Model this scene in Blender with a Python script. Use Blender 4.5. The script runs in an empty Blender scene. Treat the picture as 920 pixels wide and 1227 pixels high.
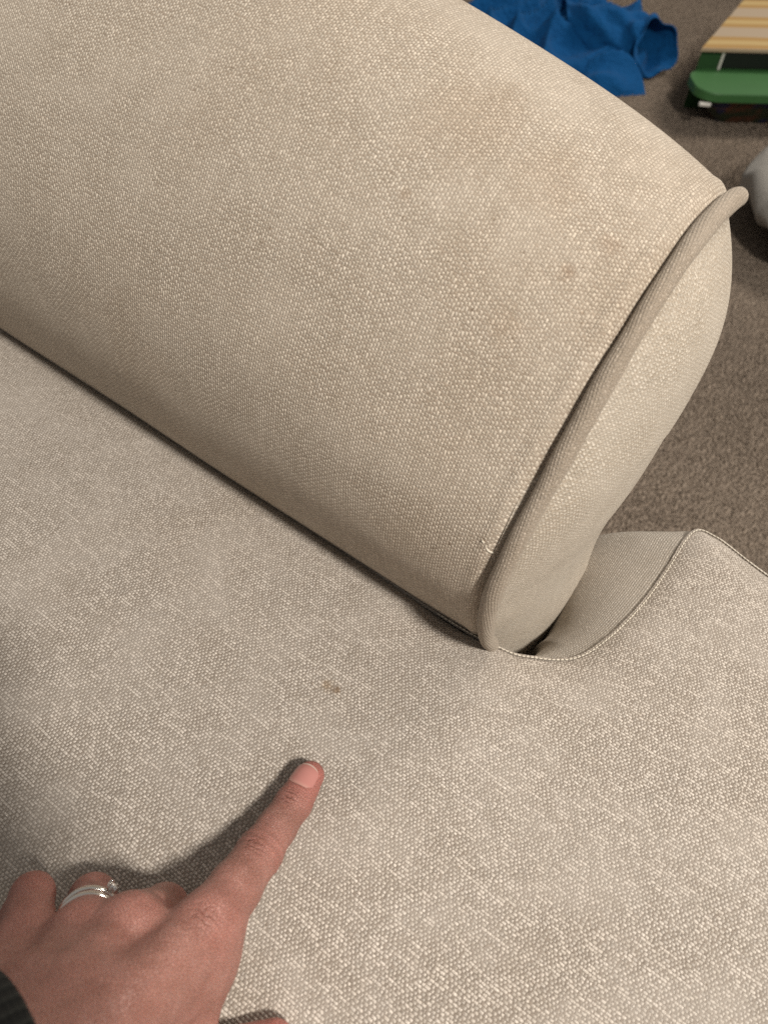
import bpy, math, random
import numpy as np
from mathutils import Vector, Matrix
random.seed(7); rng = np.random.default_rng(7)
S = bpy.context.scene
COL = S.collection

# ---------------------------------------------------------------- camera
cam_d = bpy.data.cameras.new('camera'); cam = bpy.data.objects.new('camera', cam_d); COL.objects.link(cam)
R_ = Vector((0.79548, 0.60524, 0.03)); U_ = Vector((-0.49320, 0.61786, 0.61237)); F_ = Vector((-0.35210, 0.50192, -0.79))
CAM = Vector((0.06312, -0.19381, 0.81139))
m = Matrix.Identity(4)
for i in range(3):
    m[i][0] = R_[i]; m[i][1] = U_[i]; m[i][2] = -F_[i]; m[i][3] = CAM[i]
cam.matrix_world = m
cam_d.sensor_fit = 'VERTICAL'; cam_d.sensor_height = 36; cam_d.lens = 900 / 1227 * 36
cam_d.clip_start = 0.01; cam_d.clip_end = 60
cam_d.dof.use_dof = True; cam_d.dof.focus_distance = 0.385; cam_d.dof.aperture_fstop = 26.4 / 2.3
S.camera = cam

# ---------------------------------------------------------------- light
world = bpy.data.worlds.new('World'); S.world = world; world.use_nodes = True
bg = world.node_tree.nodes['Background']
bg.inputs[0].default_value = (1.0, 0.96, 0.91, 1); bg.inputs[1].default_value = 0.26

def lamp(name, loc, target, power, size, color):
    d = bpy.data.lights.new(name, 'AREA'); d.shape = 'DISK'; d.size = size; d.energy = power; d.color = color
    o = bpy.data.objects.new(name, d); COL.objects.link(o); o.location = loc
    o.rotation_euler = (Vector(target) - Vector(loc)).to_track_quat('-Z', 'Y').to_euler()
    return o
lamp('ceiling_lamp', (1.06, -0.27, 2.15), (0, 0, 0.45), 46, 0.24, (1.0, 0.94, 0.86))
lamp('far_lamp', (0.35, 2.75, 2.15), (-0.1, 0.6, 0.3), 43, 0.75, (1.0, 0.92, 0.82))

S.view_settings.view_transform = 'Standard'; S.view_settings.look = 'None'
S.view_settings.exposure = 0.0; S.view_settings.gamma = 1.0
S.view_settings.use_curve_mapping = False
S.render.engine = 'CYCLES'
S.cycles.use_denoising = False
S.cycles.max_bounces = 6

# ---------------------------------------------------------------- helpers
def link(o, parent=None):
    COL.objects.link(o)
    if parent is not None:
        o.parent = parent
        mp = Matrix.Translation(parent.location) if parent.parent is None else Matrix.Identity(4)
        if parent.parent is None and parent.type == 'EMPTY':
            o.matrix_parent_inverse = mp.inverted()
    return o

def tag(o, label=None, cat=None, group=None, kind=None):
    if label: o['label'] = label
    if cat: o['category'] = cat
    if group: o['group'] = group
    if kind: o['kind'] = kind
    return o

def thing(name, loc, label, cat):
    o = bpy.data.objects.new(name, None); o.location = loc; o.empty_display_size = 0.05
    COL.objects.link(o); tag(o, label, cat); return o

def mesh(name, verts, faces, mat, parent=None, uv=None, smooth=True):
    me = bpy.data.meshes.new(name)
    me.from_pydata([tuple(map(float, v)) for v in verts], [], [tuple(map(int, f)) for f in faces])
    if uv is not None:
        layer = me.uv_layers.new(name='UVMap')
        vi = np.empty(len(me.loops), dtype=np.int32); me.loops.foreach_get('vertex_index', vi)
        layer.data.foreach_set('uv', np.asarray(uv, dtype=np.float32)[vi].ravel())
    if smooth: me.polygons.foreach_set('use_smooth', np.ones(len(me.polygons), dtype=bool))
    me.materials.append(mat); me.update()
    o = bpy.data.objects.new(name, me)
    return link(o, parent)

def grid_faces(n, k, close_n=False, flip=False):
    f = []
    for i in range(n if close_n else n - 1):
        a = i; b = (i + 1) % n
        for j in range(k - 1):
            q = (a * k + j, b * k + j, b * k + j + 1, a * k + j + 1)
            f.append(q[::-1] if flip else q)
    return f

def spline(P, per=24, closed=False):
    P = np.array(P, float); out = []
    if closed: Q = np.vstack([P[-1], P, P[0], P[1]])
    else: Q = np.vstack([2 * P[0] - P[1], P, 2 * P[-1] - P[-2]])
    t = np.linspace(0, 1, per, endpoint=False)[:, None]
    for i in range(1, len(Q) - 2):
        a, b, c, d = Q[i - 1], Q[i], Q[i + 1], Q[i + 2]
        out.append(.5 * ((2 * b) + (c - a) * t + (2 * a - 5 * b + 4 * c - d) * t * t + (3 * b - a - 3 * c + d) * t ** 3))
    out = np.vstack(out)
    if not closed: out = np.vstack([out, P[-1]])
    return out

def resample(P, n, closed=False):
    P = np.asarray(P, float)
    if closed: P = np.vstack([P, P[:1]])
    d = np.r_[0, np.cumsum(np.linalg.norm(np.diff(P, axis=0), axis=1))]
    t = np.linspace(0, d[-1], n, endpoint=not closed)
    return np.stack([np.interp(t, d, P[:, k]) for k in range(P.shape[1])], 1), t

def tube(name, path, rad, mat, parent=None, seg=14, closed=False, wob=0.0, caps=True, uvs=(1, 1)):
    P = np.asarray(path, float); n = len(P)
    T = np.gradient(P, axis=0) if not closed else np.roll(P, -1, 0) - np.roll(P, 1, 0)
    T /= np.linalg.norm(T, axis=1)[:, None]
    N = np.zeros_like(P); ref = np.array([0.31, 0.2, 0.93]); v = np.cross(T[0], ref); v /= np.linalg.norm(v)
    for i in range(n):
        v = v - T[i] * (v @ T[i]); v /= np.linalg.norm(v); N[i] = v
    B = np.cross(T, N); rad = np.broadcast_to(np.asarray(rad, float), (n,))
    L = np.r_[0, np.cumsum(np.linalg.norm(np.diff(P, axis=0), axis=1))]
    V = []; UV = []
    for i in range(n):
        for k in range(seg + (0)):
            a = 2 * math.pi * k / seg
            r = rad[i] * (1 + wob * math.sin(L[i] * 900 + k) * .5 + wob * .7 * math.sin(L[i] * 310 + 2 * k))
            V.append(P[i] + r * (math.cos(a) * N[i] + math.sin(a) * B[i])); UV.append((L[i], a * rad[i]))
    Fc = []
    for i in range(n if closed else n - 1):
        b = (i + 1) % n
        for k in range(seg):
            k2 = (k + 1) % seg
            Fc.append((i * seg + k, i * seg + k2, b * seg + k2, b * seg + k))
    if caps and not closed:
        Fc.append(tuple(range(seg))[::-1]); Fc.append(tuple((n - 1) * seg + k for k in range(seg)))
    return mesh(name, V, Fc, mat, parent, UV)

def box_mesh(name, lo, hi, mat, parent=None, bevel=0.004, rot=0.0, about=None):
    import bmesh
    bm = bmesh.new(); bmesh.ops.create_cube(bm, size=1)
    c = [(lo[i] + hi[i]) / 2 for i in range(3)]; s = [hi[i] - lo[i] for i in range(3)]
    for v in bm.verts: v.co = Vector((v.co.x * s[0] + c[0], v.co.y * s[1] + c[1], v.co.z * s[2] + c[2]))
    if bevel: bmesh.ops.bevel(bm, geom=bm.edges[:], offset=bevel, segments=3, affect='EDGES', profile=.6)
    if rot:
        bmesh.ops.rotate(bm, verts=bm.verts[:], cent=Vector(about), matrix=Matrix.Rotation(rot, 3, 'Z'))
    me = bpy.data.meshes.new(name); bm.to_mesh(me); bm.free(); me.materials.append(mat)
    me.polygons.foreach_set('use_smooth', np.zeros(len(me.polygons), dtype=bool))
    return link(bpy.data.objects.new(name, me), parent)

# ---------------------------------------------------------------- node helper
class NT:
    def __init__(s, name):
        s.mat = bpy.data.materials.new(name); s.mat.use_nodes = True; s.t = s.mat.node_tree
        s.bsdf = s.t.nodes['Principled BSDF']; s.out = s.t.nodes['Material Output']
    def n(s, kind, **k):
        x = s.t.nodes.new(kind)
        for a, b in k.items(): setattr(x, a, b)
        return x
    def put(s, sock, v):
        if hasattr(v, 'is_output') or isinstance(v, bpy.types.NodeSocket): s.t.links.new(v, sock)
        else: sock.default_value = v
    def m(s, op, *a, clamp=False):
        x = s.n('ShaderNodeMath', operation=op, use_clamp=clamp)
        for i, v in enumerate(a): s.put(x.inputs[i], v)
        return x.outputs[0]
    def mix(s, f, a, b, mode='MIX'):
        x = s.n('ShaderNodeMix', data_type='RGBA', blend_type=mode)
        s.put(x.inputs[0], f)
        for sock, v in ((x.inputs[6], a), (x.inputs[7], b)):
            s.put(sock, v if not isinstance(v, tuple) else (*v, 1.0)[:4])
        return x.outputs[2]
    def noise(s, vec, scale, detail=2.0, rough=.5, dims='3D'):
        x = s.n('ShaderNodeTexNoise', noise_dimensions=dims)
        if vec is not None: s.put(x.inputs['Vector'], vec)
        x.inputs['Scale'].default_value = scale; x.inputs['Detail'].default_value = detail; x.inputs['Roughness'].default_value = rough
        return x.outputs['Fac']
    def ss(s, v, lo, hi, a=0.0, b=1.0):
        x = s.n('ShaderNodeMapRange', interpolation_type='SMOOTHSTEP', clamp=True)
        s.put(x.inputs[0], v)
        for i, q in enumerate((lo, hi, a, b)): s.put(x.inputs[i + 1], q)
        return x.outputs[0]
    def comb(s, x, y, z=0.0):
        c = s.n('ShaderNodeCombineXYZ')
        for i, v in enumerate((x, y, z)): s.put(c.inputs[i], v)
        return c.outputs[0]
    def bump(s, h, dist, strength=1.0, normal=None):
        b = s.n('ShaderNodeBump'); b.inputs['Strength'].default_value = strength; b.inputs['Distance'].default_value = dist
        s.put(b.inputs['Height'], h)
        if normal is not None: s.put(b.inputs['Normal'], normal)
        return b.outputs[0]

PI = math.pi
def fabric(name, pu=0.00102, pv=0.00138, rot=0.0, light=(.66, .60, .49), dark=(.33, .28, .215), slub=1.0, stains=(), relief=0.00044, soil=0.0):
    """Woven upholstery: weft threads run along u, warp along v; UVs are metres."""
    t = NT(name)
    uvn = t.n('ShaderNodeUVMap'); uvn.uv_map = 'UVMap'
    vec = uvn.outputs[0]
    if rot:
        mp = t.n('ShaderNodeMapping'); t.put(mp.inputs['Vector'], vec); mp.inputs['Rotation'].default_value = (0, 0, rot); vec = mp.outputs[0]
    sep = t.n('ShaderNodeSeparateXYZ'); t.put(sep.inputs[0], vec); u, v = sep.outputs[0], sep.outputs[1]
    # hand of the loom: rows wander a little
    wu = t.m('MULTIPLY', t.m('SUBTRACT', t.noise(vec, 55, 2), .5), 0.0022)
    wv = t.m('MULTIPLY', t.m('SUBTRACT', t.noise(vec, 34, 2), .5), 0.0030)
    V = t.m('DIVIDE', t.m('ADD', v, wv), pv); j = t.m('FLOOR', V)
    wn = t.n('ShaderNodeTexWhiteNoise', noise_dimensions='1D'); t.put(wn.inputs['W'], j); rj = wn.outputs['Value']
    U0 = t.m('DIVIDE', t.m('ADD', u, wu), pu)
    irr = t.m('SUBTRACT', t.noise(t.comb(t.m('MULTIPLY', U0, .42), t.m('MULTIPLY', j, 5.3)), 1.0, 0.0, dims='2D'), .5)      # beats of unequal length
    U = t.m('ADD', U0, t.m('ADD', t.m('MULTIPLY', rj, .42), t.m('MULTIPLY', irr, 1.5))); i = t.m('FLOOR', U)
    fu = t.m('FRACT', U); fv = t.m('FRACT', V)
    # slubs: thick light stretches of a weft row
    sv = t.comb(t.m('ADD', t.m('MULTIPLY', U, 0.16), t.m('MULTIPLY', rj, 91.0)), t.m('MULTIPLY', j, 3.7))
    sn = t.noise(sv, 1.0, 0.0, dims='2D')
    sl = t.m('MULTIPLY', t.ss(sn, .50, .72), slub)
    over = t.m('ADD', .5, t.m('MULTIPLY', .5, t.m('COSINE', t.m('MULTIPLY', PI, t.m('ADD', t.m('SUBTRACT', U, .5), j)))))
    over = t.m('MAXIMUM', over, t.m('MULTIPLY', sl, .66))
    hw = t.m('MULTIPLY', t.m('POWER', t.m('SINE', t.m('MULTIPLY', PI, fv)), .95), t.m('ADD', .10, t.m('MULTIPLY', .90, t.m('POWER', over, 1.15))))
    ov2 = t.m('SUBTRACT', .5, t.m('MULTIPLY', .5, t.m('COSINE', t.m('MULTIPLY', PI, t.m('ADD', t.m('SUBTRACT', V, .5), i)))))
    hp = t.m('MULTIPLY', t.m('POWER', t.m('SINE', t.m('MULTIPLY', PI, fu)), .7), t.m('MULTIPLY', .62, ov2))
    h = t.m('MAXIMUM', hw, hp)
    isw = t.ss(t.m('SUBTRACT', hw, hp), -.10, .36)
    # yarn colours
    cn = t.n('ShaderNodeTexWhiteNoise', noise_dimensions='2D'); t.put(cn.inputs['Vector'], t.comb(t.m('FLOOR', t.m('MULTIPLY', U, .5)), j))
    rc = cn.outputs['Value']
    yarn = t.noise(t.comb(t.m('MULTIPLY', U, .05), t.m('MULTIPLY', j, 1.37)), 1.0, 3.0, dims='2D')
    wl = t.mix(t.m('MULTIPLY', rc, .85), light, tuple(c * .62 for c in light))
    wl = t.mix(t.ss(yarn, .35, .70), wl, tuple(c * k for c, k in zip(light, (.70, .69, .67))))
    wl = t.mix(t.m('MULTIPLY', sl, .6), wl, tuple(min(.84, c * 1.0) for c in light))
    wp = t.mix(t.noise(t.comb(t.m('MULTIPLY', i, 1.7), t.m('MULTIPLY', V, .05)), 1.0, 2, dims='2D'), dark, tuple(c * 1.45 for c in dark))
    col = t.mix(isw, wp, wl)
    # single fibres: streaky light and dark inside each yarn
    fib = t.noise(t.comb(t.m('MULTIPLY', u, 900.0), t.m('MULTIPLY', v, 2600.0)), 1.0, 2.0, .7, dims='2D')
    col = t.mix(1.0, col, t.mix(t.ss(fib, .28, .72), (.66, .64, .61), (1.14, 1.14, 1.14)), 'MULTIPLY')
    # wear and grubbiness, broad and uneven
    tc = t.n('ShaderNodeTexCoord'); ob = tc.outputs['Object']
    big = t.noise(ob, 9.0, 4, .6)
    col = t.mix(t.m('MULTIPLY', t.ss(big, .42, .72), .22 + soil), col, t.mix(1.0, col, (.87, .80, .72), 'MULTIPLY'))
    avg = tuple((a_ * .55 + b_ * .45) for a_, b_ in zip(light, dark))
    wear = t.noise(ob, 26.0, 4, .65)
    col = t.mix(t.ss(wear, .40, .72, .04, .38), col, avg)
    fleck = t.noise(ob, 420.0, 2, .6)
    col = t.mix(t.m('MULTIPLY', t.ss(fleck, .655, .76), .45 + soil), col, t.mix(1.0, col, (.45, .36, .28), 'MULTIPLY'))
    for (p, r, c, k) in stains:
        d = t.n('ShaderNodeVectorMath', operation='DISTANCE'); t.put(d.inputs[0], ob); d.inputs[1].default_value = p
        dd = t.m('DIVIDE', d.outputs['Value'], r)
        dd = t.m('ADD', dd, t.m('MULTIPLY', t.m('SUBTRACT', t.noise(ob, 1.6 / r, 4, .7), .5), 1.5))
        f = t.ss(dd, 1.0, .15, 0.0, k)
        col = t.mix(f, col, t.mix(1.0, col, c, 'MULTIPLY'))
    t.put(t.bsdf.inputs['Base Color'], col)
    t.bsdf.inputs['Roughness'].default_value = .72
    t.bsdf.inputs['Specular IOR Level'].default_value = .28
    t.bsdf.inputs['Sheen Weight'].default_value = .25; t.bsdf.inputs['Sheen Roughness'].default_value = .45
    t.bsdf.inputs['Sheen Tint'].default_value = (.9, .84, .74, 1)
    fuzz = t.noise(vec, 5200, 1)
    hh = t.m('ADD', h, t.m('MULTIPLY', fuzz, .25))
    t.put(t.bsdf.inputs['Normal'], t.bump(hh, relief, 1.0))
    return t.mat

def plain(name, color, rough=.6, var=.15, scale=40.0, bump=0.0, bscale=300.0, metal=0.0, sheen=0.0):
    t = NT(name); tc = t.n('ShaderNodeTexCoord'); ob = tc.outputs['Object']
    n = t.noise(ob, scale, 4, .6)
    t.put(t.bsdf.inputs['Base Color'], t.mix(n, tuple(c * (1 - var) for c in color), tuple(min(1, c * (1 + var)) for c in color)))
    t.bsdf.inputs['Roughness'].default_value = rough; t.bsdf.inputs['Metallic'].default_value = metal
    t.bsdf.inputs['Sheen Weight'].default_value = sheen
    if bump: t.put(t.bsdf.inputs['Normal'], t.bump(t.noise(ob, bscale, 3, .6), bump))
    return t.mat

BR = (.66, .54, .45); GB = (.86, .80, .74)
ARM_STAINS = [((-.095, .080, .668), .034, GB, .5), ((-.030, .056, .6386), .0050, BR, .45), ((-.022, .0735, .645), .0065, BR, .38), ((-.039, .032, .622), .012, GB, .45), ((-.10, .043, .651), .004, BR, .4), ((-.055, .080, .660), .024, GB, .5)]
SEAT_STAINS = [((-.0415, -.0775, .4678), .0034, (.46, .34, .23), .80), ((-.0465, -.0785, .4679), .0044, (.74, .61, .45), .65)]
M_arm = fabric('arm_fabric', light=(.80, .708, .59), dark=(.315, .257, .20), slub=.75, pu=.00102, pv=.00138, relief=.00042, soil=.12, stains=ARM_STAINS)
M_panel = fabric('panel_fabric', light=(.78, .705, .60), dark=(.36, .305, .24), rot=PI / 2, slub=.5)
M_pipe = fabric('piping_fabric', light=(.54, .46, .375), dark=(.29, .24, .187), rot=.16, slub=.3, relief=.00042, pu=.00105, pv=.0014)
M_seat = fabric('seat_fabric', light=(.79, .718, .64), dark=(.235, .197, .163), stains=SEAT_STAINS)
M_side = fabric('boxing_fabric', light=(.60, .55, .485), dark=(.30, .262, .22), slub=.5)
M_thread = plain('cream_thread', (.72, .66, .55), .7)

# carpet
t = NT('carpet'); tc = t.n('ShaderNodeTexCoord'); ob = tc.outputs['Object']
vo = t.n('ShaderNodeTexVoronoi'); t.put(vo.inputs['Vector'], ob); vo.inputs['Scale'].default_value = 230
n1 = t.noise(ob, 190, 3, .7); n2 = t.noise(ob, 7, 3, .6)
c = t.mix(t.ss(n1, .3, .7), (.27, .212, .163), (.43, .352, .282))
c = t.mix(t.ss(n2, .35, .7, 0, .35), c, (.29, .232, .186))
t.put(t.bsdf.inputs['Base Color'], c); t.bsdf.inputs['Roughness'].default_value = .95
t.bsdf.inputs['Specular IOR Level'].default_value = .1
hh = t.m('ADD', t.m('MULTIPLY', vo.outputs['Distance'], -1.0), n1)
t.put(t.bsdf.inputs['Normal'], t.bump(hh, .006, .9)); M_carpet = t.mat

# ---------------------------------------------------------------- setting: carpet
g = 60; xs = np.linspace(-4, 4, g); ys = np.linspace(-3, 6, g)
V = [(x, y, 0.0012 * math.sin(x * 7 + y * 5) * math.sin(y * 9 - x * 3)) for x in xs for y in ys]
carpet = mesh('carpet', V, grid_faces(g, g), M_carpet); tag(carpet, 'brown taupe cut pile carpet on the floor', 'carpet', kind='structure')

# cut pile: joined tufts where the carpet shows
sp_ = .0037
tx, ty = np.meshgrid(np.arange(-1.5, .6, sp_), np.arange(.16, 2.75, sp_)); tx = tx.ravel(); ty = ty.ravel(); nt = len(tx)
tx = tx + rng.uniform(-.5, .5, nt) * sp_; ty = ty + rng.uniform(-.5, .5, nt) * sp_
an = rng.uniform(0, 2 * PI, nt); rr_ = rng.uniform(.0011, .0020, nt); hh_ = rng.uniform(.004, .0085, nt)
lx_ = rng.normal(0, .0016, nt) + .0012 * np.sin(tx * 9 + ty * 4); ly_ = rng.normal(0, .0016, nt) + .0012 * np.sin(ty * 7 - tx * 5)
PV = np.empty((nt, 4, 3), np.float32)
for k in range(3):
    PV[:, k, 0] = tx + rr_ * np.cos(an + k * 2.0944); PV[:, k, 1] = ty + rr_ * np.sin(an + k * 2.0944); PV[:, k, 2] = -.001
PV[:, 3, 0] = tx + lx_; PV[:, 3, 1] = ty + ly_; PV[:, 3, 2] = hh_
me = bpy.data.meshes.new('carpet_pile'); me.vertices.add(nt * 4); me.vertices.foreach_set('co', PV.ravel())
tri = (np.arange(nt)[:, None, None] * 4 + np.array([[0, 1, 3], [1, 2, 3], [2, 0, 3]])[None]).reshape(-1, 3).astype(np.int32)
me.loops.add(tri.size); me.loops.foreach_set('vertex_index', tri.ravel()); me.polygons.add(len(tri))
me.polygons.foreach_set('loop_start', np.arange(len(tri), dtype=np.int32) * 3); me.polygons.foreach_set('loop_total', np.full(len(tri), 3, np.int32))
me.update(calc_edges=True); me.validate(); me.materials.append(M_carpet)
pile = bpy.data.objects.new('carpet_pile', me); COL.objects.link(pile); tag(pile, 'short brown tufts of the carpet pile', 'carpet', kind='stuff')

# ---------------------------------------------------------------- armchair
Z0 = 0.45
chair = thing('armchair', (-0.3, -0.28, 0), 'oatmeal woven armchair with a rounded arm edged in thick piping', 'armchair')
prof = np.array([(0.35, -38), (0.35, -15), (.3, -4), (-.1, 0), (-1.45, 3.4), (-2.35, 7.6), (-1.7, 11.2), (.55, 14.5), (4.1, 18), (8.2, 20.5), (12.2, 21.7),
                 (16, 21.4), (18.3, 20.1), (18.9, 18.3), (18.1, 14.0), (15.8, 8), (13.2, 2), (12.4, -10), (12.4, -38)], float) * .009
prof[:, 1] += Z0
PS, PL = resample(spline(prof, 20), 420)
def smooth(x, a, b):
    q = np.clip((x - a) / (b - a), 0, 1); return q * q * (3 - 2 * q)
def arm_point(y, z, x):
    w = smooth(z - Z0, 0.01, .17)
    return z + .060 * (1 - np.exp(np.minimum(x, 0) / .15)) * w

xs = np.r_[np.linspace(-.78, -.03, 90), np.linspace(-.028, .000, 18)]
V = []; UV = []
nrm = np.gradient(PS, axis=0); nrm = np.stack([-nrm[:, 1], nrm[:, 0]], 1); nrm /= np.linalg.norm(nrm, axis=1)[:, None]
for x in xs:
    tuck = max(0, (x + .007) / .007)                     # the cover dives into the piped seam
    lip = math.exp(-((x + .0085) / .0022) ** 2) * .0007   # stitched seam allowance
    puff = .004 * (1 - math.exp((x) / .05))
    for k in range(len(PS)):
        off = -.0055 * tuck ** 2 + lip + puff
        y, z = PS[k] + nrm[k] * off
        zz = arm_point(y, z, x)
        und = .0011 * math.sin(PL[k] * 26 + x * 9) + .0008 * math.sin(x * 31 + PL[k] * 12)
        V.append((x, y, zz + und)); UV.append((PL[k], x))
arm = mesh('arm', V, grid_faces(len(xs), len(PS)), M_arm, chair, UV)

# front panel: pillowed face inside the piping
ring, RL = resample(np.vstack([PS, [[PS[-1, 0], PS[-1, 1]]]]), 360)
yc = .080; nr = 34
V = []; UV = []
for q in range(len(ring)):
    O = ring[q]
    Mz = min(O[1], Z0 + .115); My = yc
    for r in range(nr):
        s = r / (nr - 1)
        y = O[0] + (My - O[0]) * s; z = O[1] + (Mz - O[1]) * s
        x = -.0045 + (.0165 + .0165 * float(smooth(O[1] - Z0, -.03, .14))) * (1 - (1 - s) ** 2.6)
        x += .0062 * (1 - float(smooth(z - Z0, -.04, .055))) * (1 - (1 - s) ** 2.6)      # stuffed out where the cushion presses on it
        x += .0008 * math.sin(z * 60 + y * 25)
        V.append((x, y, z)); UV.append((y, z))
panel = mesh('front_panel', V, grid_faces(len(ring), nr), M_panel, arm, UV)

pp, _ = resample(PS, 700)
pn = np.gradient(pp, axis=0); pn = np.stack([-pn[:, 1], pn[:, 0]], 1); pn /= np.linalg.norm(pn, axis=1)[:, None]
path = np.stack([np.full(len(pp), .0030), pp[:, 0] + pn[:, 0] * .0006, pp[:, 1] + pn[:, 1] * .0006], 1)
ow = smooth(np.arctan2(pp[:, 0] - .09, pp[:, 1] - (Z0 + .10)), .54, .80)[:, None] * (pp[:, 1] > Z0 - .1)[:, None]      # past the crown the cord sinks into the seam
path[:, 1:] -= pn * .0075 * ow; path[:, 0] -= .0075 * ow[:, 0]
path[:, 0] += .0006 * np.sin(np.arange(len(pp)) * .05)
piping = tube('piping', path, +.0044 * (1 + .05 * np.sin(np.arange(len(pp)) * .11) + .03 * np.sin(np.arange(len(pp)) * .31)), M_pipe, arm, seg=18, wob=.012)

tube('loose_thread', spline(np.array([(-.0035, -.0150, .5485), (-.0062, -.0165, .5497), (-.0085, -.0158, .5515), (-.0100, -.0163, .5535)]), 6), .00042, M_thread, arm, seg=6)
# frame under the cushion, feet
M_base = fabric('base_fabric', rot=0)
M_wood = plain('dark_wood', (.06, .035, .02), .4)
box_mesh('seat_base', (-.74, -.62, .10), (.045, .002, .315), M_base, chair, .012)
for (x, y) in ((-.70, -.56), (-.70, .15), (-.03, -.56), (-.05, .12)):
    box_mesh('foot', (x - .025, y - .025, 0.0), (x + .025, y + .025, .105), M_wood, chair, .004)

# ---------------------------------------------------------------- seat cushion (T shaped, lies loose on the base)
cush = thing('seat_cushion', (-.28, -.28, .315), 'oatmeal woven seat cushion whose front ear wraps past the arm', 'cushion')
seam = [(-.66, -.004), (-.40, -.006), (-.15, -.005), (-.03, -.006), (.0086, -.0017), (.024, .0048), (.0416, .018), (.0503, .0392), (.0554, .0695), (.0566, .100),
        (.0565, .1238), (.0600, .1335), (.0690, .1350), (.0776, .1345), (.1043, .1305), (.15, .126), (.20, .118), (.225, .10), (.235, .05), (.24, -.05), (.242, -.28)]
left = [(x, -.56 - y) for x, y in seam[::-1][1:]]
back = [(-.675, -.54), (-.685, -.45), (-.69, -.28), (-.685, -.11), (-.675, -.02)]
out = spline(seam + left + back, 14, closed=True)
OUT, OL = resample(out, 1500, closed=True)
tn = np.roll(OUT, -1, 0) - np.roll(OUT, 1, 0); tn /= np.linalg.norm(tn, axis=1)[:, None]
on = np.stack([-tn[:, 1], tn[:, 0]], 1)                      # outward normal (path runs clockwise seen from above)
ctr = np.array([-.10, -.28])
if ((OUT + on * .01 - ctr) ** 2).sum() < ((OUT - ctr) ** 2).sum(): on = -on
def edge_z(x, y):
    # seam height: horn at the ear corner, dips beside the arm
    z = .456
    z += .004 * math.exp(-((x - .062) ** 2 + (y - .134) ** 2) / .03 ** 2)
    z -= .003 * math.exp(-((x - .03) ** 2 + (y - .01) ** 2) / .03 ** 2)
    return z
from mathutils.geometry import delaunay_2d_cdt
def edge_dist(P):
    d = np.empty(len(P))
    for i in range(0, len(P), 2000):
        d[i:i + 2000] = np.sqrt(((P[i:i + 2000, None, :] - OUT[None]) ** 2).sum(2).min(1))
    return d
cloud = [OUT]
for d in (.0012, .0026, .0045, .007, .0105, .015, .021):
    st_ = 1 if d < .004 else (2 if d < .012 else 3)
    r = (OUT - on * d)[::st_]; cloud.append(r[edge_dist(r) > d * .93])
gx, gy = np.meshgrid(np.arange(-.69, .245, .007), np.arange(-.70, .14, .007)); gp = np.stack([gx.ravel(), gy.ravel()], 1)
gp += rng.uniform(-.0008, .0008, gp.shape); cloud.append(gp[edge_dist(gp) > .0255])
P2 = np.vstack(cloud); nO = len(OUT)
res = delaunay_2d_cdt([Vector(p) for p in P2], [(i, (i + 1) % nO) for i in range(nO)], [], 1, 1e-7)
P2 = np.array([tuple(v) for v in res[0]]); D2 = edge_dist(P2)
near = np.array([((OUT - p) ** 2).sum(1).argmin() for p in P2])
EZ = np.array([edge_z(*p) for p in OUT])
def top_z(p, d, ez):
    z = ez + .010 * (1 - np.exp(-d / .012)) + .004 * (1 - np.exp(-d / .09))
    z += .0012 * np.sin(p[:, 0] * 17 + 1) * np.sin(p[:, 1] * 21)
    return z - .0022 * np.exp(-((p[:, 0] + .02) ** 2 + (p[:, 1] + .012) ** 2) / .02 ** 2)
ezs = np.interp(np.minimum(D2, .05), [0, .05], [1, 0]) * EZ[near] + np.interp(np.minimum(D2, .05), [0, .05], [0, 1]) * .456
TZ = top_z(P2, D2, ezs)
top = mesh('top_panel', np.c_[P2, TZ], [tuple(f) for f in res[2]], M_seat, cush, P2)
nz = 30; V = []; UV = []
nw = [(.022 * float(smooth(p[0], .014, .046)) + .024 * float(smooth(p[1], .03, .10))) * (1 - float(smooth(p[1], .116, .138))) * (1.0 if -.01 < p[0] < .066 else 0.0) for p in OUT]   # the notch side sags towards the arm
for q in range(len(OUT)):
    O = OUT[q]; ez = edge_z(*O)
    for k in range(nz):
        s = k / (nz - 1); z = ez + (.318 - ez) * s
        off = .011 * math.sin(PI * s) ** .8 + nw[q] * math.sin(PI * s ** .70)
        p = O + on[q] * off
        if k == 0: vv = 0.0
        else: vv += math.dist(p3, (p[0], p[1], z))
        p3 = (p[0], p[1], z)
        V.append(p3); UV.append((OL[q], vv))
mesh('side_boxing', V, grid_faces(len(OUT), nz, True), M_side, cush, UV)
V = [(*OUT[q], .318) for q in range(len(OUT))]
mesh('bottom_panel', V, [tuple(range(len(OUT)))], M_side, cush, [(v[0], v[1]) for v in V], smooth=False)
wel = np.array([(OUT[q, 0] + on[q, 0] * .0002, OUT[q, 1] + on[q, 1] * .0002, edge_z(*OUT[q]) + .0003) for q in range(len(OUT))])
WL, _ = resample(wel, 4200, closed=True)
WL[:, 2] += .0005
tube('seam', WL, .0009, M_seat, cush, seg=8, closed=True, wob=.12)
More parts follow.
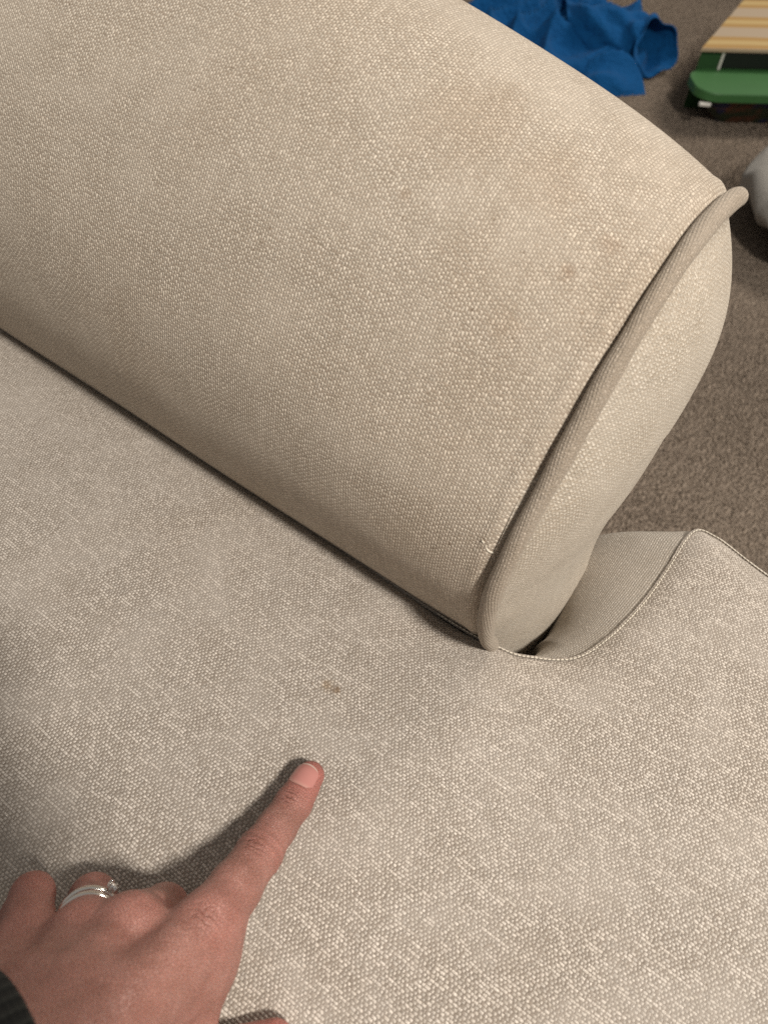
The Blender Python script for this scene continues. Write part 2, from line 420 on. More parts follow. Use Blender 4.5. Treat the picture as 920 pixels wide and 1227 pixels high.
# topstitches along the ear seam: joined, each is a few pixels
ST = []; SF = []
sel = [q for q in range(len(OUT)) if OUT[q, 1] > -.02 and OUT[q, 0] > -.03 or (OUT[q, 0] > .19)]
acc = 0
for q in sel:
    a = wel[q]; d = np.array([tn[q, 0], tn[q, 1], 0]); n_ = np.array([on[q, 0], on[q, 1], 0]); up = np.array([0, 0, 1.])
    L = .00095; w = .00032
    c0 = a - n_ * .0007 + up * .0019
    b = len(ST)
    for sx, sr in ((-1, .35), (-.5, 1), (.5, 1), (1, .35)):
        for k in range(6):
            an = 2 * PI * k / 6
            ST.append(c0 + d * L * sx + (n_ * math.cos(an) + up * math.sin(an)) * w * sr)
    for i in range(3):
        for k in range(6):
            k2 = (k + 1) % 6; SF.append((b + i * 6 + k, b + i * 6 + k2, b + i * 6 + 6 + k2, b + i * 6 + 6 + k))
    SF.append(tuple(b + k for k in range(6))[::-1]); SF.append(tuple(b + 18 + k for k in range(6)))
st = mesh('stitching', ST, SF, M_thread, cush); st['kind'] = 'stuff'

# ---------------------------------------------------------------- the pointing hand
person = thing('person', (-.0256, -.30, .47), 'left hand in a dark knit cuff pointing an index finger at the seat', 'person')
HJ = {'idx': [(-0.0077, -0.1893, 0.5091), (-0.0154, -0.1572, 0.4874), (-0.0195, -0.1326, 0.4795), (-0.0218, -0.1191, 0.4784)],
      'mid': [(-0.0276, -0.2064, 0.5122), (-0.0318, -0.1945, 0.4825), (-0.034, -0.214, 0.479), (-0.031, -0.222, 0.484)],
      'rin': [(-0.0396, -0.2172, 0.5095), (-0.0560, -0.2084, 0.4850), (-0.0550, -0.226, 0.479), (-0.047, -0.232, 0.485)],
      'pin': [(-0.0545, -0.2326, 0.5044), (-0.0720, -0.2212, 0.4925), (-0.0726, -0.236, 0.481), (-0.066, -0.241, 0.486)],
      'thu': [(-0.0003, -0.2418, 0.5029), (0.0142, -0.2279, 0.49), (0.0225, -0.2111, 0.4742), (0.0302, -0.1999, 0.4765)]}
HR = {'idx': (.0118, .0090, .0077, .0062), 'mid': (.0118, .0092, .0078, .0066), 'rin': (.0112, .0086, .0075, .0064),
      'pin': (.0104, .0078, .0068, .0058), 'thu': (.0135, .0108, .0092, .0074)}
HJ = {k: np.array(v) for k, v in HJ.items()}
CUFF = np.array((-.0115, -.2470, .5560)); FA = np.array((.20, .70, -.50)); FA /= np.linalg.norm(FA)
WRI = CUFF - FA * .012; FORE = WRI - FA * .19
lo = np.array((-.100, -.310, .452)); hi = np.array((.052, -.098, .612)); hs = .00088
ax = [np.arange(lo[i], hi[i], hs, dtype=np.float32) for i in range(3)]
GX, GY, GZ = np.meshgrid(*ax, indexing='ij')
def cone(a, b, ra, rb):
    a = np.asarray(a, np.float32); d = np.asarray(b, np.float32) - a; L2 = float(d @ d)
    px, py, pz = GX - a[0], GY - a[1], GZ - a[2]
    h = np.clip((px * d[0] + py * d[1] + pz * d[2]) / L2, 0, 1)
    return np.sqrt((px - h * d[0]) ** 2 + (py - h * d[1]) ** 2 + (pz - h * d[2]) ** 2) - (ra + (rb - ra) * h)
def smin(a, b, k):
    h = np.clip(.5 + .5 * (b - a) / k, 0, 1); return b + (a - b) * h - k * h * (1 - h)
fing = None
for k, P in HJ.items():
    r = HR[k]; f = None
    for i in range(3):
        # phalanges waist slightly between the joints
        mid = (P[i] + P[i + 1]) / 2; rm = (r[i] + r[i + 1]) / 2 * .955
        for (a, b, ra, rb) in ((P[i], mid, r[i], rm), (mid, P[i + 1], rm, r[i + 1])):
            c = cone(a, b, ra, rb); f = c if f is None else smin(f, c, .0025)
    fing = f if fing is None else smin(fing, f, .0012)
palm = None; LAT = np.array((.88, .44, .10)); LAT /= np.linalg.norm(LAT); DOR = np.cross(LAT, FA); DOR /= np.linalg.norm(DOR)
DOR = DOR if DOR[2] > 0 else -DOR; dn = -DOR * .010
heads = [HJ[k][0] for k in ('idx', 'mid', 'rin', 'pin')]
base = [WRI + LAT * q + DOR * w for q, w in ((.0115, .001), (.004, .003), (-.004, .002), (-.0115, -.001))]
for h_, b_ in zip(heads, base):
    for (a, b, ra, rb) in ((b_, h_, .0125, .0106), (b_ + dn, h_ + dn * 1.1, .013, .0105)):
        c = cone(a, b, ra, rb); palm = c if palm is None else smin(palm, c, .0075)
for i in range(3):
    c = cone((heads[i] + base[i]) / 2 - np.array((0, 0, .0015)), (heads[i + 1] + base[i + 1]) / 2 - np.array((0, 0, .0015)), .0100, .0100); palm = smin(palm, c, .008)
    c = cone(heads[i] * .9 + base[i] * .1 - np.array((0, 0, .002)), heads[i + 1] * .9 + base[i + 1] * .1 - np.array((0, 0, .002)), .0085, .0085); palm = smin(palm, c, .006)
palm = smin(palm, cone(WRI + LAT * .009 - DOR * .006, HJ['thu'][1], .0165, .0118), .010)
palm = smin(palm, cone(HJ['thu'][1], heads[0] + dn, .0085, .0085), .012)            # web of the thumb
palm = smin(palm, cone(WRI + LAT * .007 - DOR * .003, FORE + LAT * .008, .0180, .030), .010)
palm = smin(palm, cone(WRI - LAT * .007 - DOR * .003, FORE - LAT * .008, .0178, .030), .010)
for h_ in heads:                                                                     # knuckle heads
    palm = smin(palm, cone(h_ + np.array((0, -.001, .0022)), h_ + np.array((0, .002, .0018)), .0086, .0084), .006)
D = smin(palm, fing, .0050)
# creases over the index joints
def creases(D, p, axis, w, amp, n):
    a = axis / np.linalg.norm(axis); s_ = (GX - p[0]) * a[0] + (GY - p[1]) * a[1] + (GZ - p[2]) * a[2]
    rad = (GX - p[0]) ** 2 + (GY - p[1]) ** 2 + (GZ - p[2]) ** 2
    g_ = np.exp(-(s_ / w) ** 2) * np.exp(-rad / .0135 ** 2)
    return D + amp * g_ * (np.cos(s_ * 2 * PI / (w * 2 / n)) - .5)
ix = HJ['idx']
D = creases(D, ix[1], ix[2] - ix[0], .0058, .00060, 3.0); D = creases(D, ix[2], ix[3] - ix[1], .0032, .00022, 2.6)
# surface nets
def surface_nets(D):
    s_ = D < 0; nx, ny, nz_ = D.shape
    cnt = np.zeros((nx - 1, ny - 1, nz_ - 1), np.uint8)
    for dx in (0, 1):
        for dy in (0, 1):
            for dz in (0, 1): cnt += s_[dx:nx - 1 + dx, dy:ny - 1 + dy, dz:nz_ - 1 + dz]
    act = (cnt > 0) & (cnt < 8); idx = -np.ones(act.shape, np.int64); I = np.argwhere(act); idx[act] = np.arange(len(I))
    acc = np.zeros((len(I), 3)); w = np.zeros(len(I))
    cor = [(a, b, c) for a in (0, 1) for b in (0, 1) for c in (0, 1)]
    for a in cor:
        for ax_ in range(3):
            if a[ax_]: continue
            b = list(a); b[ax_] = 1
            va = D[I[:, 0] + a[0], I[:, 1] + a[1], I[:, 2] + a[2]].astype(float); vb = D[I[:, 0] + b[0], I[:, 1] + b[1], I[:, 2] + b[2]].astype(float)
            cr = (va < 0) != (vb < 0); t_ = np.where(cr, va / np.where(cr, va - vb, 1), 0)
            p = np.tile(np.array(a, float), (len(I), 1)); p[:, ax_] = t_
            acc[cr] += p[cr]; w[cr] += 1
    Vv = I + acc / w[:, None]
    Fs = []
    for ax_ in range(3):
        o1, o2 = [(1, 2), (2, 0), (0, 1)][ax_]
        sl = [slice(1, -1)] * 3; sl[ax_] = slice(0, -1); sh = [slice(1, -1)] * 3; sh[ax_] = slice(1, None)
        A = s_[tuple(sl)]; B = s_[tuple(sh)]
        E_ = np.argwhere(A != B); off = np.array([1, 1, 1]); off[ax_] = 0; E_ = E_ + off
        ins = s_[E_[:, 0], E_[:, 1], E_[:, 2]]
        def cell(d1, d2):
            q = E_.copy(); q[:, o1] -= d1; q[:, o2] -= d2; return idx[q[:, 0], q[:, 1], q[:, 2]]
        Q = np.stack([cell(1, 1), cell(0, 1), cell(0, 0), cell(1, 0)], 1)
        Q[~ins] = Q[~ins][:, ::-1]; Fs.append(Q)
    return Vv, np.vstack(Fs)
HV, HF = surface_nets(D); HV = HV * hs + lo
HF = HF[(HF >= 0).all(1)]

t = NT('skin'); tc = t.n('ShaderNodeTexCoord'); ob = tc.outputs['Object']
at_ = t.n('ShaderNodeAttribute'); at_.attribute_name = 'flush'
mott = t.noise(ob, 90, 4, .6); veins = t.noise(ob, 38, 2, .5)
c = t.mix(t.ss(mott, .3, .7), (.31, .140, .108), (.395, .192, .154))
c = t.mix(t.ss(veins, .52, .62, 0, .18), c, (.26, .145, .11))
c = t.mix(t.m('MULTIPLY', at_.outputs['Fac'], .75), c, (.50, .155, .130))
wr = None
for P_, A_, w_, lam in ((ix[1] + np.array((-.0012, -.001, .008)), ix[2] - ix[0], .0072, .0021), (ix[2] + np.array((-.001, -.001, .007)), ix[3] - ix[1], .0050, .0016), (ix[0] + np.array((0, 0, .010)), ix[1] - ix[0], .0085, .0026)):
    A_ = A_ / np.linalg.norm(A_)
    dt = t.n('ShaderNodeVectorMath', operation='DOT_PRODUCT'); t.put(dt.inputs[0], ob); dt.inputs[1].default_value = tuple(A_)
    ds = t.n('ShaderNodeVectorMath', operation='DISTANCE'); t.put(ds.inputs[0], ob); ds.inputs[1].default_value = tuple(P_)
    ph_ = t.m('ADD', t.m('DIVIDE', dt.outputs['Value'], lam), t.m('MULTIPLY', t.noise(ob, 230, 2), 2.4))
    line = t.m('POWER', t.m('ABSOLUTE', t.m('COSINE', t.m('MULTIPLY', ph_, PI))), 5.0)
    g1 = t.m('MULTIPLY', line, t.ss(t.m('DIVIDE', ds.outputs['Value'], w_), 1.0, .25))
    wr = g1 if wr is None else t.m('MAXIMUM', wr, g1)
c = t.mix(t.m('MULTIPLY', wr, .40), c, (.20, .075, .055))
t.put(t.bsdf.inputs['Base Color'], c); t.bsdf.inputs['Roughness'].default_value = .46
t.bsdf.inputs['Subsurface Weight'].default_value = .25; t.bsdf.inputs['Subsurface Radius'].default_value = (1.0, .35, .2); t.bsdf.inputs['Subsurface Scale'].default_value = .0028
vr = t.n('ShaderNodeTexVoronoi', feature='DISTANCE_TO_EDGE'); t.put(vr.inputs['Vector'], ob); vr.inputs['Scale'].default_value = 900
hsk = t.m('ADD', t.m('MULTIPLY', t.ss(vr.outputs['Distance'], 0, .12), .5), t.m('MULTIPLY', t.noise(ob, 260, 3), 1.6))
hsk = t.m('SUBTRACT', hsk, t.m('MULTIPLY', wr, 1.6))
t.put(t.bsdf.inputs['Normal'], t.bump(hsk, .00045, .9)); M_skin = t.mat
body = mesh('body', HV, HF, M_skin, person)
fl = np.zeros(len(HV))
for p, r, k in [(h_, .012, .55) for h_ in heads] + [(ix[1], .010, .45), (ix[2], .009, .45), (ix[3], .014, .95), (HJ['thu'][3], .014, .9), (HJ['pin'][1], .012, .4), (HJ['rin'][1], .012, .4)]:
    fl = np.maximum(fl, k * np.exp(-((HV - p) ** 2).sum(1) / r ** 2))
atr = body.data.attributes.new('flush', 'FLOAT', 'POINT'); atr.data.foreach_set('value', fl.astype(np.float32))
md = body.modifiers.new('relax', 'SMOOTH'); md.factor = .5; md.iterations = 2

# fingernail of the index finger, bedded on the last joint
t = NT('nail'); tc = t.n('ShaderNodeTexCoord')
uvn = t.n('ShaderNodeUVMap'); uvn.uv_map = 'UVMap'; sp = t.n('ShaderNodeSeparateXYZ'); t.put(sp.inputs[0], uvn.outputs[0])
c = t.mix(t.ss(sp.outputs[0], .0, .22), (.52, .27, .225), (.50, .215, .185)); c = t.mix(t.ss(sp.outputs[0], .90, .97), c, (.56, .42, .35))
t.put(t.bsdf.inputs['Base Color'], c); t.bsdf.inputs['Roughness'].default_value = .28; t.bsdf.inputs['Coat Weight'].default_value = .3
M_nail = t.mat
a0, a1 = ix[2], ix[3]; axd = (a1 - a0) / np.linalg.norm(a1 - a0)
dors = np.array((-.16, -.12, 1.0)); dors -= axd * (dors @ axd); dors /= np.linalg.norm(dors); sid = np.cross(axd, dors)
def nail_pt(s_, a, lift):
    # s_ 0 (root) to 1 (free edge), a across
    L = .0050 + s_ * .0108; pos = a0 + axd * min(L, .0150); r_ = np.interp(L, [0, .0145, .0185], [.0077, .0064, .0058])
    if L > .0150: pos = pos + axd * (L - .0150)
    dip = .0010 * max(0, (L - .012) / .005) ** 2 * 1.0
    an = a * .90
    return pos + (r_ + lift) * (math.cos(an) * dors * (1.0) + math.sin(an) * sid) - dors * (dip * 1.2 if L > .012 else 0)
V = []; UV = []; nu, nv = 18, 15
for lf in (.00055, -.0004):
    for i in range(nu):
        s_ = i / (nu - 1)
        for j in range(nv):
            a = -1 + 2 * j / (nv - 1)
            w = min(1, .62 + 1.9 * s_) * (1 - .30 * max(0, (s_ - .72) / .28) ** 2)
            s2 = s_ * (1 - .10 * a * a * s_) + .05 * a * a * (1 - s_)
            V.append(nail_pt(s2, a * w, lf + (.0002 if lf > 0 else 0) * (1 - a * a))); UV.append((s_, j / (nv - 1)))
Fc = grid_faces(nu, nv); o_ = nu * nv; Fc += [tuple(x + o_ for x in f)[::-1] for f in grid_faces(nu, nv)]
rim = [i * nv for i in range(nu)] + [(nu - 1) * nv + j for j in range(1, nv)] + [i * nv + nv - 1 for i in range(nu - 2, -1, -1)] + [j for j in range(nv - 2, 0, -1)]
Fc += [(rim[k], rim[(k + 1) % len(rim)], rim[(k + 1) % len(rim)] + o_, rim[k] + o_) for k in range(len(rim))]
mesh('fingernail', V, Fc, M_nail, person, UV)

# knit sleeve
t = NT('dark_knit'); uvn = t.n('ShaderNodeUVMap'); uvn.uv_map = 'UVMap'; sp = t.n('ShaderNodeSeparateXYZ'); t.put(sp.inputs[0], uvn.outputs[0])
rib = t.m('SINE', t.m('MULTIPLY', sp.outputs[0], 2 * PI * 46)); row = t.m('SINE', t.m('MULTIPLY', sp.outputs[1], 2 * PI / .0019))
hk = t.m('ADD', rib, t.m('MULTIPLY', row, .12))
c = t.mix(t.ss(hk, -1, 1), (.006, .0065, .0055), (.020, .021, .018)); t.put(t.bsdf.inputs['Base Color'], c)
t.bsdf.inputs['Roughness'].default_value = .9; t.put(t.bsdf.inputs['Normal'], t.bump(hk, .0009)); M_knit = t.mat
V = []; UV = []; seg = 96
sax = (FORE - WRI) / np.linalg.norm(FORE - WRI); sx_ = np.cross(sax, (0, 0, 1.)); sx_ /= np.linalg.norm(sx_); sz_ = np.cross(sx_, sax)
c0 = CUFF
stn = [(.0015, -.0022), (0, -.0008), (-.0006, .0006), (.0008, .0018), (.004, .0022)] + [(.012 + .012 * k, .0018 + .0008 * math.sin(k * 1.3) + (.0 if k < 4 else .0030 * min(1, (k - 4) / 3))) for k in range(14)]
for (l, dr) in stn:
    r0 = .0262 + .058 * max(0, l - .03); 
    for k in range(seg + 1):
        a = 2 * PI * k / seg; w_ = 1 + .018 * math.sin(3 * a + l * 30) + .012 * math.sin(5 * a - l * 55) * min(1, l * 20)
        p = c0 + sax * l + (sx_ * math.cos(a) * (r0 * 1.08 + dr) + sz_ * math.sin(a) * (r0 * .93 + dr)) * w_
        V.append(p); UV.append((k / seg, l))
Fc = grid_faces(len(stn), seg + 1)
V.append(c0 + sax * (stn[-1][0] + .012)); UV.append((0, 0)); b = (len(stn) - 1) * (seg + 1)
Fc += [(b + k, b + k + 1, len(V) - 1) for k in range(seg)]
mesh('sleeve', V, Fc, M_knit, person, UV)

# ---------------------------------------------------------------- rings on the ring finger
M_silver = plain('white_gold', (.80, .77, .72), .16, .04, 60, metal=1.0)
t = NT('clear_stone'); t.bsdf.inputs['Transmission Weight'].default_value = 1.0; t.bsdf.inputs['IOR'].default_value = 2.2; t.bsdf.inputs['Roughness'].default_value = .02
t.put(t.bsdf.inputs['Base Color'], t.mix(t.noise(None, 5), (.95, .95, .95), (1, 1, 1))); M_stone = t.mat
ra_, rb_ = HJ['rin'][0], HJ['rin'][1]; rax = (rb_ - ra_) / np.linalg.norm(rb_ - ra_)
rd = np.array((-.15, .25, 1.0)); rd -= rax * (rd @ rax); rd /= np.linalg.norm(rd); rs = np.cross(rax, rd)
if rs @ np.array(R_) < 0: rs = -rs
def band(name, s_, R, w, th, parent, mat):
    c_ = ra_ + rax * s_; V = []; n = 72; q = 10
    for k in range(n):
        a = 2 * PI * k / n; e = rd * math.cos(a) + rs * math.sin(a)
        for j in range(q):
            b_ = 2 * PI * j / q
            V.append(c_ + e * (R + th * math.cos(b_)) + rax * w * math.sin(b_))
    Fc = [(k * q + j, k * q + (j + 1) % q, ((k + 1) % n) * q + (j + 1) % q, ((k + 1) % n) * q + j) for k in range(n) for j in range(q)]
    return mesh(name, V, Fc, mat, parent), c_
wb, _ = band('wedding_ring', .0098, .0104, .0015, .0010, None, M_silver)
tag(wb, 'plain thin silver wedding band nearer the knuckle of the ring finger', 'ring')
eng = thing('engagement_ring', tuple(ra_ + rax * .0158), 'thin silver ring with a small clear stone in claws on the ring finger', 'ring')
bn, ec = band('band', .0152, .0102, .0013, .0009, eng, M_silver)
sa = .85; se = rd * math.cos(sa) + rs * math.sin(sa); st2 = -rd * math.sin(sa) + rs * math.cos(sa)
top_c = ec + se * .0128
V = [top_c + se * .0009 + (rax * math.cos(a) + st2 * math.sin(a)) * .0013 for a in np.arange(8) * PI / 4] + [top_c + (rax * math.cos(a) + st2 * math.sin(a)) * .0022 for a in (np.arange(8) + .5) * PI / 4] + [top_c - se * .0019]
Fc = [tuple(range(8))] + [(k, 8 + k, (k + 1) % 8) for k in range(8)] + [((k + 1) % 8, 8 + k, 8 + (k + 1) % 8) for k in range(8)] + [(8 + k, 16, 8 + (k + 1) % 8) for k in range(8)]
mesh('stone', V, Fc, M_stone, eng, smooth=False)
for k in range(4):
    a = PI / 4 + k * PI / 2; e = rax * math.cos(a) + st2 * math.sin(a)
    tube('claw', [ec + se * .0104 + e * .0006, ec + se * .0122 + e * .0021, ec + se * .0136 + e * .0021, ec + se * .0139 + e * .0016], .00038, M_silver, eng, seg=8)

# ---------------------------------------------------------------- things lying on the carpet
from mathutils import noise as mn
def nz3(x, y, z=0.0): return mn.noise(Vector((x, y, z)))
t = NT('blue_cotton'); tc = t.n('ShaderNodeTexCoord'); ob = tc.outputs['Object']
c = t.mix(t.noise(ob, 30, 4, .6), (.002, .060, .190), (.003, .085, .255)); t.put(t.bsdf.inputs['Base Color'], c)
t.bsdf.inputs['Roughness'].default_value = .85; t.bsdf.inputs['Sheen Weight'].default_value = .10; t.bsdf.inputs['Sheen Tint'].default_value = (.3, .55, 1, 1)
t.bsdf.inputs['Specular IOR Level'].default_value = .15
t.put(t.bsdf.inputs['Normal'], t.bump(t.m('ADD', t.noise(ob, 600, 3), t.m('MULTIPLY', t.noise(ob, 45, 4, .6), 9.0)), .0012)); M_blue = t.mat
e1 = np.array((.796, .605)); e2 = np.array((-.605, .796))
gar = thing('garment', (-.80, 1.86, 0), 'crumpled bright blue garment with one open sleeve dropped on the carpet', 'clothing')
O = np.array((-.80, 1.86))
na, nb = 130, 110; V = []
for i in range(na):
    for j in range(nb):
        a = -.40 + .62 * i / (na - 1); b = -.26 + .62 * j / (nb - 1)
        wx = a + .05 * nz3(a * 6, b * 6, 1); wy = b + .05 * nz3(a * 6, b * 6, 5)
        rr = math.hypot((wx + .10) / .27, (wy - .06) / .25)
        env = max(0.0, 1 - rr ** 2.6)
        env = env ** .45
        ph = (wx * .75 - wy * .66) * 34 + 2.6 * nz3(wx * 5, wy * 5, 9)
        ph2 = (wx * .35 + wy * .94) * 25 + 2.2 * nz3(wx * 4, wy * 4, 3)
        f1 = 1 - abs(math.sin(ph)) ** .7; f2 = 1 - abs(math.sin(ph2)) ** .8
        h = env * (.055 + .055 * f1 + .045 * f2 + .03 * nz3(a * 9, b * 9, 2))
        p = O + e1 * a + e2 * b
        V.append((p[0], p[1], max(.002 if env > 0 else -.004, h)))
mesh('body', V, grid_faces(na, nb), M_blue, gar)
# sleeve: a soft tube with a gaping cuff
ctrl = spline(np.array([(-.86, 1.80, .085), (-.78, 1.80, .080), (-.71, 1.825, .075), (-.655, 1.850, .070), (-.618, 1.850, .068)]), 10)
V = []; sg = 64; n = len(ctrl)
def sleeve_ring(c_, s_, shrink):
    out_ = []
    for k in range(sg):
        a = 2 * PI * k / sg
        ry = (.045 + .022 * s_) * shrink; rz = (.048 + .014 * s_) * shrink
        w_ = 1 + .16 * (1 - s_ * .6) * math.sin(3 * a + 9 * s_) + .10 * math.sin(5 * a - 14 * s_) + .06 * math.sin(2 * a + 21 * s_)
        ee = e2 * (1 - s_) + np.array((.42, .91)) * s_
        d = np.array((ee[0] * math.cos(a) * ry, ee[1] * math.cos(a) * ry, math.sin(a) * rz)) * w_
        d[0] -= math.sin(a) * .018 * s_
        q = c_ + d; q[2] = max(q[2], .003); out_.append(q)
    return out_
rings = [sleeve_ring(ctrl[i], i / (n - 1), 1.0) for i in range(n)]
rings += [sleeve_ring(ctrl[-1] + np.array((*(e1 * .002), 0)), 1.0, .97)]
rings += [sleeve_ring(ctrl[i], i / (n - 1), .94) for i in range(n - 1, n - 26, -1)]
V = [q for r in rings for q in r]
Fc = [(i * sg + k, i * sg + (k + 1) % sg, (i + 1) * sg + (k + 1) % sg, (i + 1) * sg + k) for i in range(len(rings) - 1) for k in range(sg)]
mesh('sleeve', V, Fc, M_blue, gar)
# loose lower fold in front of the sleeve
V = []; na, nb = 60, 40
for i in range(na):
    for j in range(nb):
        u = i / (na - 1); v = j / (nb - 1)
        a = -.06 + .17 * u; b = -.26 + .15 * v + .04 * u
        env = max(0, math.sin(PI * min(1, max(0, u))) * math.sin(PI * v)) ** .5
        h = env * (.035 + .030 * (1 - abs(math.sin(b * 38 + a * 14 + 2 * nz3(a * 7, b * 7, 4)))) + .02 * v)
        p = O + e1 * a + e2 * b; V.append((p[0], p[1], h + .002))
mesh('hem', V, grid_faces(na, nb), M_blue, gar)

# toy tub with tapered sides, green rim and striped top
toy = thing('toy_box', (-.30, 1.80, 0), 'green toy box with tapered dark sides and a yellow striped top', 'toy')
t = NT('printed_side'); tc = t.n('ShaderNodeTexCoord'); ob = tc.outputs['Object']
n_ = t.noise(ob, 26, 3, .6); n2 = t.noise(ob, 17, 2, .5)
c = t.mix(t.ss(n_, .45, .6), (.018, .030, .012), (.10, .035, .016)); c = t.mix(t.ss(n2, .58, .66), c, (.012, .016, .07)); c = t.mix(t.ss(n_, .70, .76), c, (.35, .33, .28))
t.put(t.bsdf.inputs['Base Color'], c); t.bsdf.inputs['Roughness'].default_value = .5; M_print = t.mat
M_green = plain('green_plastic', (.038, .130, .036), .55, .10, 30); M_dgreen = plain('dark_green_plastic', (.014, .060, .014), .55, .15, 30)
M_black = plain('black_plastic', (.008, .008, .009), .35); M_white = plain('white_plastic', (.62, .60, .55), .5)
t = NT('striped_card'); uvn = t.n('ShaderNodeUVMap'); uvn.uv_map = 'UVMap'; sp = t.n('ShaderNodeSeparateXYZ'); t.put(sp.inputs[0], uvn.outputs[0])
wv = t.m('SINE', t.m('MULTIPLY', t.m('ADD', sp.outputs[1], t.m('MULTIPLY', t.noise(uvn.outputs[0], 9, 1), .006)), 2 * PI / .125))
c = t.mix(t.ss(wv, -.25, .05), (.40, .31, .215), (.38, .225, .07)); c = t.mix(t.ss(wv, .75, .9), c, (.48, .34, .14))
t.put(t.bsdf.inputs['Base Color'], c); t.bsdf.inputs['Roughness'].default_value = .55; M_stripe = t.mat
TO = np.array((-.420, 1.627)); f1 = np.array((.785, .620)); f2 = np.array((-.620, .785))
def tp(a, b, z): q = TO + f1 * a + f2 * b; return (q[0], q[1], z)
def slab(name, poly, z0, z1, mat, parent, taper=None, uv=False):
    n = len(poly); lowp = taper or poly
    V = [tp(a, b, z0) for a, b in lowp] + [tp(a, b, z1 - .0025) for a, b in poly] + [tp(a * .994 + .0012, b * .994 + .0012, z1) for a, b in poly]
    Fc = [tuple(range(n))[::-1], tuple(2 * n + k for k in range(n))]
    for r in (0, 1): Fc += [(r * n + k, r * n + (k + 1) % n, (r + 1) * n + (k + 1) % n, (r + 1) * n + k) for k in range(n)]
    UV = [(a, b) for a, b in list(lowp) + list(poly) + list(poly)]
    return mesh(name, V, Fc, mat, parent, UV, smooth=False)
def rrect(a0, b0, a1, b1, r, q=7):
    o = []
    for (ca, cb, s0) in ((a1 - r, b0 + r, -PI / 2), (a1 - r, b1 - r, 0), (a0 + r, b1 - r, PI / 2), (a0 + r, b0 + r, PI)):
        for k in range(q): an = s0 + PI / 2 * k / (q - 1); o.append((ca + r * math.cos(an), cb + r * math.sin(an)))
    return o
tub = slab('tub', rrect(.008, .006, .33, .125, .040), .002, .078, M_print, toy, taper=rrect(.082, .06, .30, .12, .02))
slab('rim', rrect(0, 0, .34, .130, .050, 10), .072, .090, M_green, toy)
slab('riser', [(.026, .1305), (.33, .1305), (.33, .40), (.21, .40)], .002, .130, M_dgreen, toy)
slab('window', [(.080, .1265), (.30, .1265), (.30, .132), (.080, .132)], .094, .126, M_black, toy)
slab('window_frame', [(.074, .1255), (.0795, .1255), (.0795, .132), (.074, .132)], .0905, .129, M_white, toy)
slab('top_board', [(.018, .118), (.36, .118), (.36, .43), (.215, .43)], .130, .137, M_stripe, toy)
slab('clip', [(.006, -.001), (.030, -.004), (.030, .003), (.006, .006)], .064, .070, M_white, toy)

# soft grey-white cushion, only its end reaches into the picture
t = NT('grey_plush'); tc = t.n('ShaderNodeTexCoord'); ob = tc.outputs['Object']
c = t.mix(t.noise(ob, 25, 4), (.27, .255, .23), (.36, .34, .31)); t.put(t.bsdf.inputs['Base Color'], c); t.bsdf.inputs['Roughness'].default_value = .9
t.put(t.bsdf.inputs['Normal'], t.bump(t.noise(ob, 380, 3), .002)); M_plush = t.mat
V = []; n, q = 72, 48
PC = np.array((.102, 1.488, .088))
for i in range(q):
    th = PI * i / (q - 1)
    for k in range(n):
        a = 2 * PI * k / n
        sx, sy, sz = math.sin(th) * math.cos(a), math.sin(th) * math.sin(a), math.cos(th)
        end = max(0, -math.cos(a)) ** 2 * math.sin(th)
        rr = 1 + .03 * math.sin(th) * nz3(sx * 3, sy * 3, sz * 3)
        lx = math.copysign(abs(sx) ** .62, sx) * .345 * rr; ly = math.copysign(abs(sy) ** .75, sy) * .20 * rr
        lz = math.copysign(abs(sz) ** .85, sz) * .085 * rr * (1 - .25 * end) + .011 * math.sin(ly * 62 + 1.5 * math.sin(lx * 9)) * end + .006 * math.sin(ly * 33 + lx * 15)
        p = e1 * lx + e2 * ly
        V.append((PC[0] + p[0], PC[1] + p[1], max(.003, PC[2] + lz)))
pl = mesh('floor_pillow', V, grid_faces(q, n) + [((i) * n + n - 1, (i + 1) * n + n - 1, (i + 1) * n, i * n) for i in range(q - 1)], M_plush)
tag(pl, 'light grey soft pillow with puckered end lying on the carpet', 'pillow')

# ---------------------------------------------------------------- the photographer's phone, held in the right hand; its shadow falls across the pointing hand and the seat
def ph(r, u, f): return np.array(CAM) + np.array(R_) * r + np.array(U_) * u + np.array(F_) * f
phone = thing('phone', tuple(ph(-.022, -.132, -.010)), 'slim black phone held in portrait above the seat', 'phone')
def phone_slab(name, r0, r1, u0, u1, f0, f1, rad, mat):
    ol = rrect(r0, u0, r1, u1, rad, 8); n = len(ol); e = min(.0012, abs(f1 - f0) * .4); cr, cu = (r0 + r1) / 2, (u0 + u1) / 2
    ins = [(r + (cr - r) * .025, u + (cu - u) * .012) for r, u in ol]
    V = [ph(*p, f0) for p in ins] + [ph(*p, f0 + e) for p in ol] + [ph(*p, f1 - e) for p in ol] + [ph(*p, f1) for p in ins]
    Fc = [tuple(range(n))[::-1], tuple(3 * n + k for k in range(n))]
    for q in range(3): Fc += [(q * n + k, q * n + (k + 1) % n, (q + 1) * n + (k + 1) % n, (q + 1) * n + k) for k in range(n)]
    return mesh(name, V, Fc, mat, phone, smooth=False)
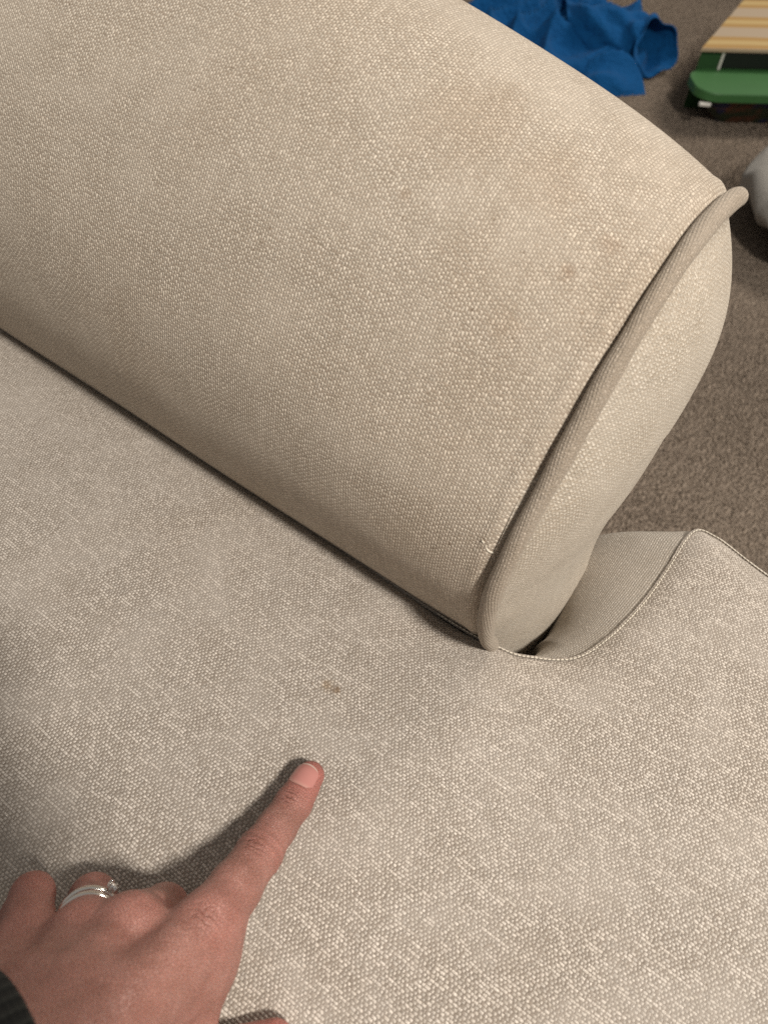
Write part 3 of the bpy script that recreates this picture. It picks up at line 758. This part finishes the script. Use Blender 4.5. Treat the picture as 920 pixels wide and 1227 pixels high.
phone_slab('case', -.0595, .0125, -.1340, .0140, -.0130, -.0050, .010, M_black)
phone_slab('screen', -.0565, .0095, -.1310, .0110, -.0134, -.0128, .008, plain('screen_glass', (.012, .013, .016), .12))
# right hand round its lower edge
keepG = (GX, GY, GZ)
ax = [np.arange(*q, .0016, dtype=np.float32) for q in ((-.085, .060), (-.235, -.020), (-.075, .020))]
GX, GY, GZ = np.meshgrid(*ax, indexing='ij')        # phone axes: right, up, forward
fing = None
for k, (u_, l_) in enumerate(((-.056, 1.0), (-.076, 1.05), (-.096, 1.0), (-.114, .85))):
    P = [(.024, u_ - .006, -.016), (.022, u_, .004), (-.004 * l_, u_ + .004, .0055), (-.026 * l_, u_ + .006, .0045)]; f = None
    for (a, b, ra, rb) in ((P[0], P[1], .0105, .0092), (P[1], P[2], .0092, .0080), (P[2], P[3], .0080, .0064)):
        c = cone(a, b, ra, rb); f = c if f is None else smin(f, c, .003)
    fing = f if fing is None else smin(fing, f, .0012)
palm = None
for (a, b, ra, rb) in (((.026, -.060, -.020), (.010, -.150, -.034), .0120, .0150), ((.026, -.085, -.021), (.000, -.155, -.034), .0125, .0155), ((.022, -.112, -.021), (-.006, -.155, -.032), .0125, .0150),
                       ((.004, -.150, -.034), (.004, -.260, -.060), .0200, .0270), ((.012, -.140, -.034), (.006, -.098, -.031), .0140, .0115), ((.006, -.098, -.031), (-.012, -.066, -.024), .0110, .0090), ((-.012, -.066, -.024), (-.024, -.044, -.0205), .0088, .0068)):
    c = cone(a, b, ra, rb); palm = c if palm is None else smin(palm, c, .007)
D = smin(palm, fing, .005)
V2, F2 = surface_nets(D); F2 = F2[(F2 >= 0).all(1)]
V2 = V2 * .0016 + np.array((-.085, -.235, -.075)); V2 = np.array([ph(*p) for p in V2])
rh = mesh('right_hand', V2, F2, M_skin, person); rh.modifiers.new('relax', 'SMOOTH').iterations = 4
tube('right_sleeve', [ph(.004, -.200 - .03 * k, -.046 - .008 * k) for k in range(9)], [.030 + .0016 * k for k in range(9)], M_knit, person, seg=40)
GX, GY, GZ = keepG
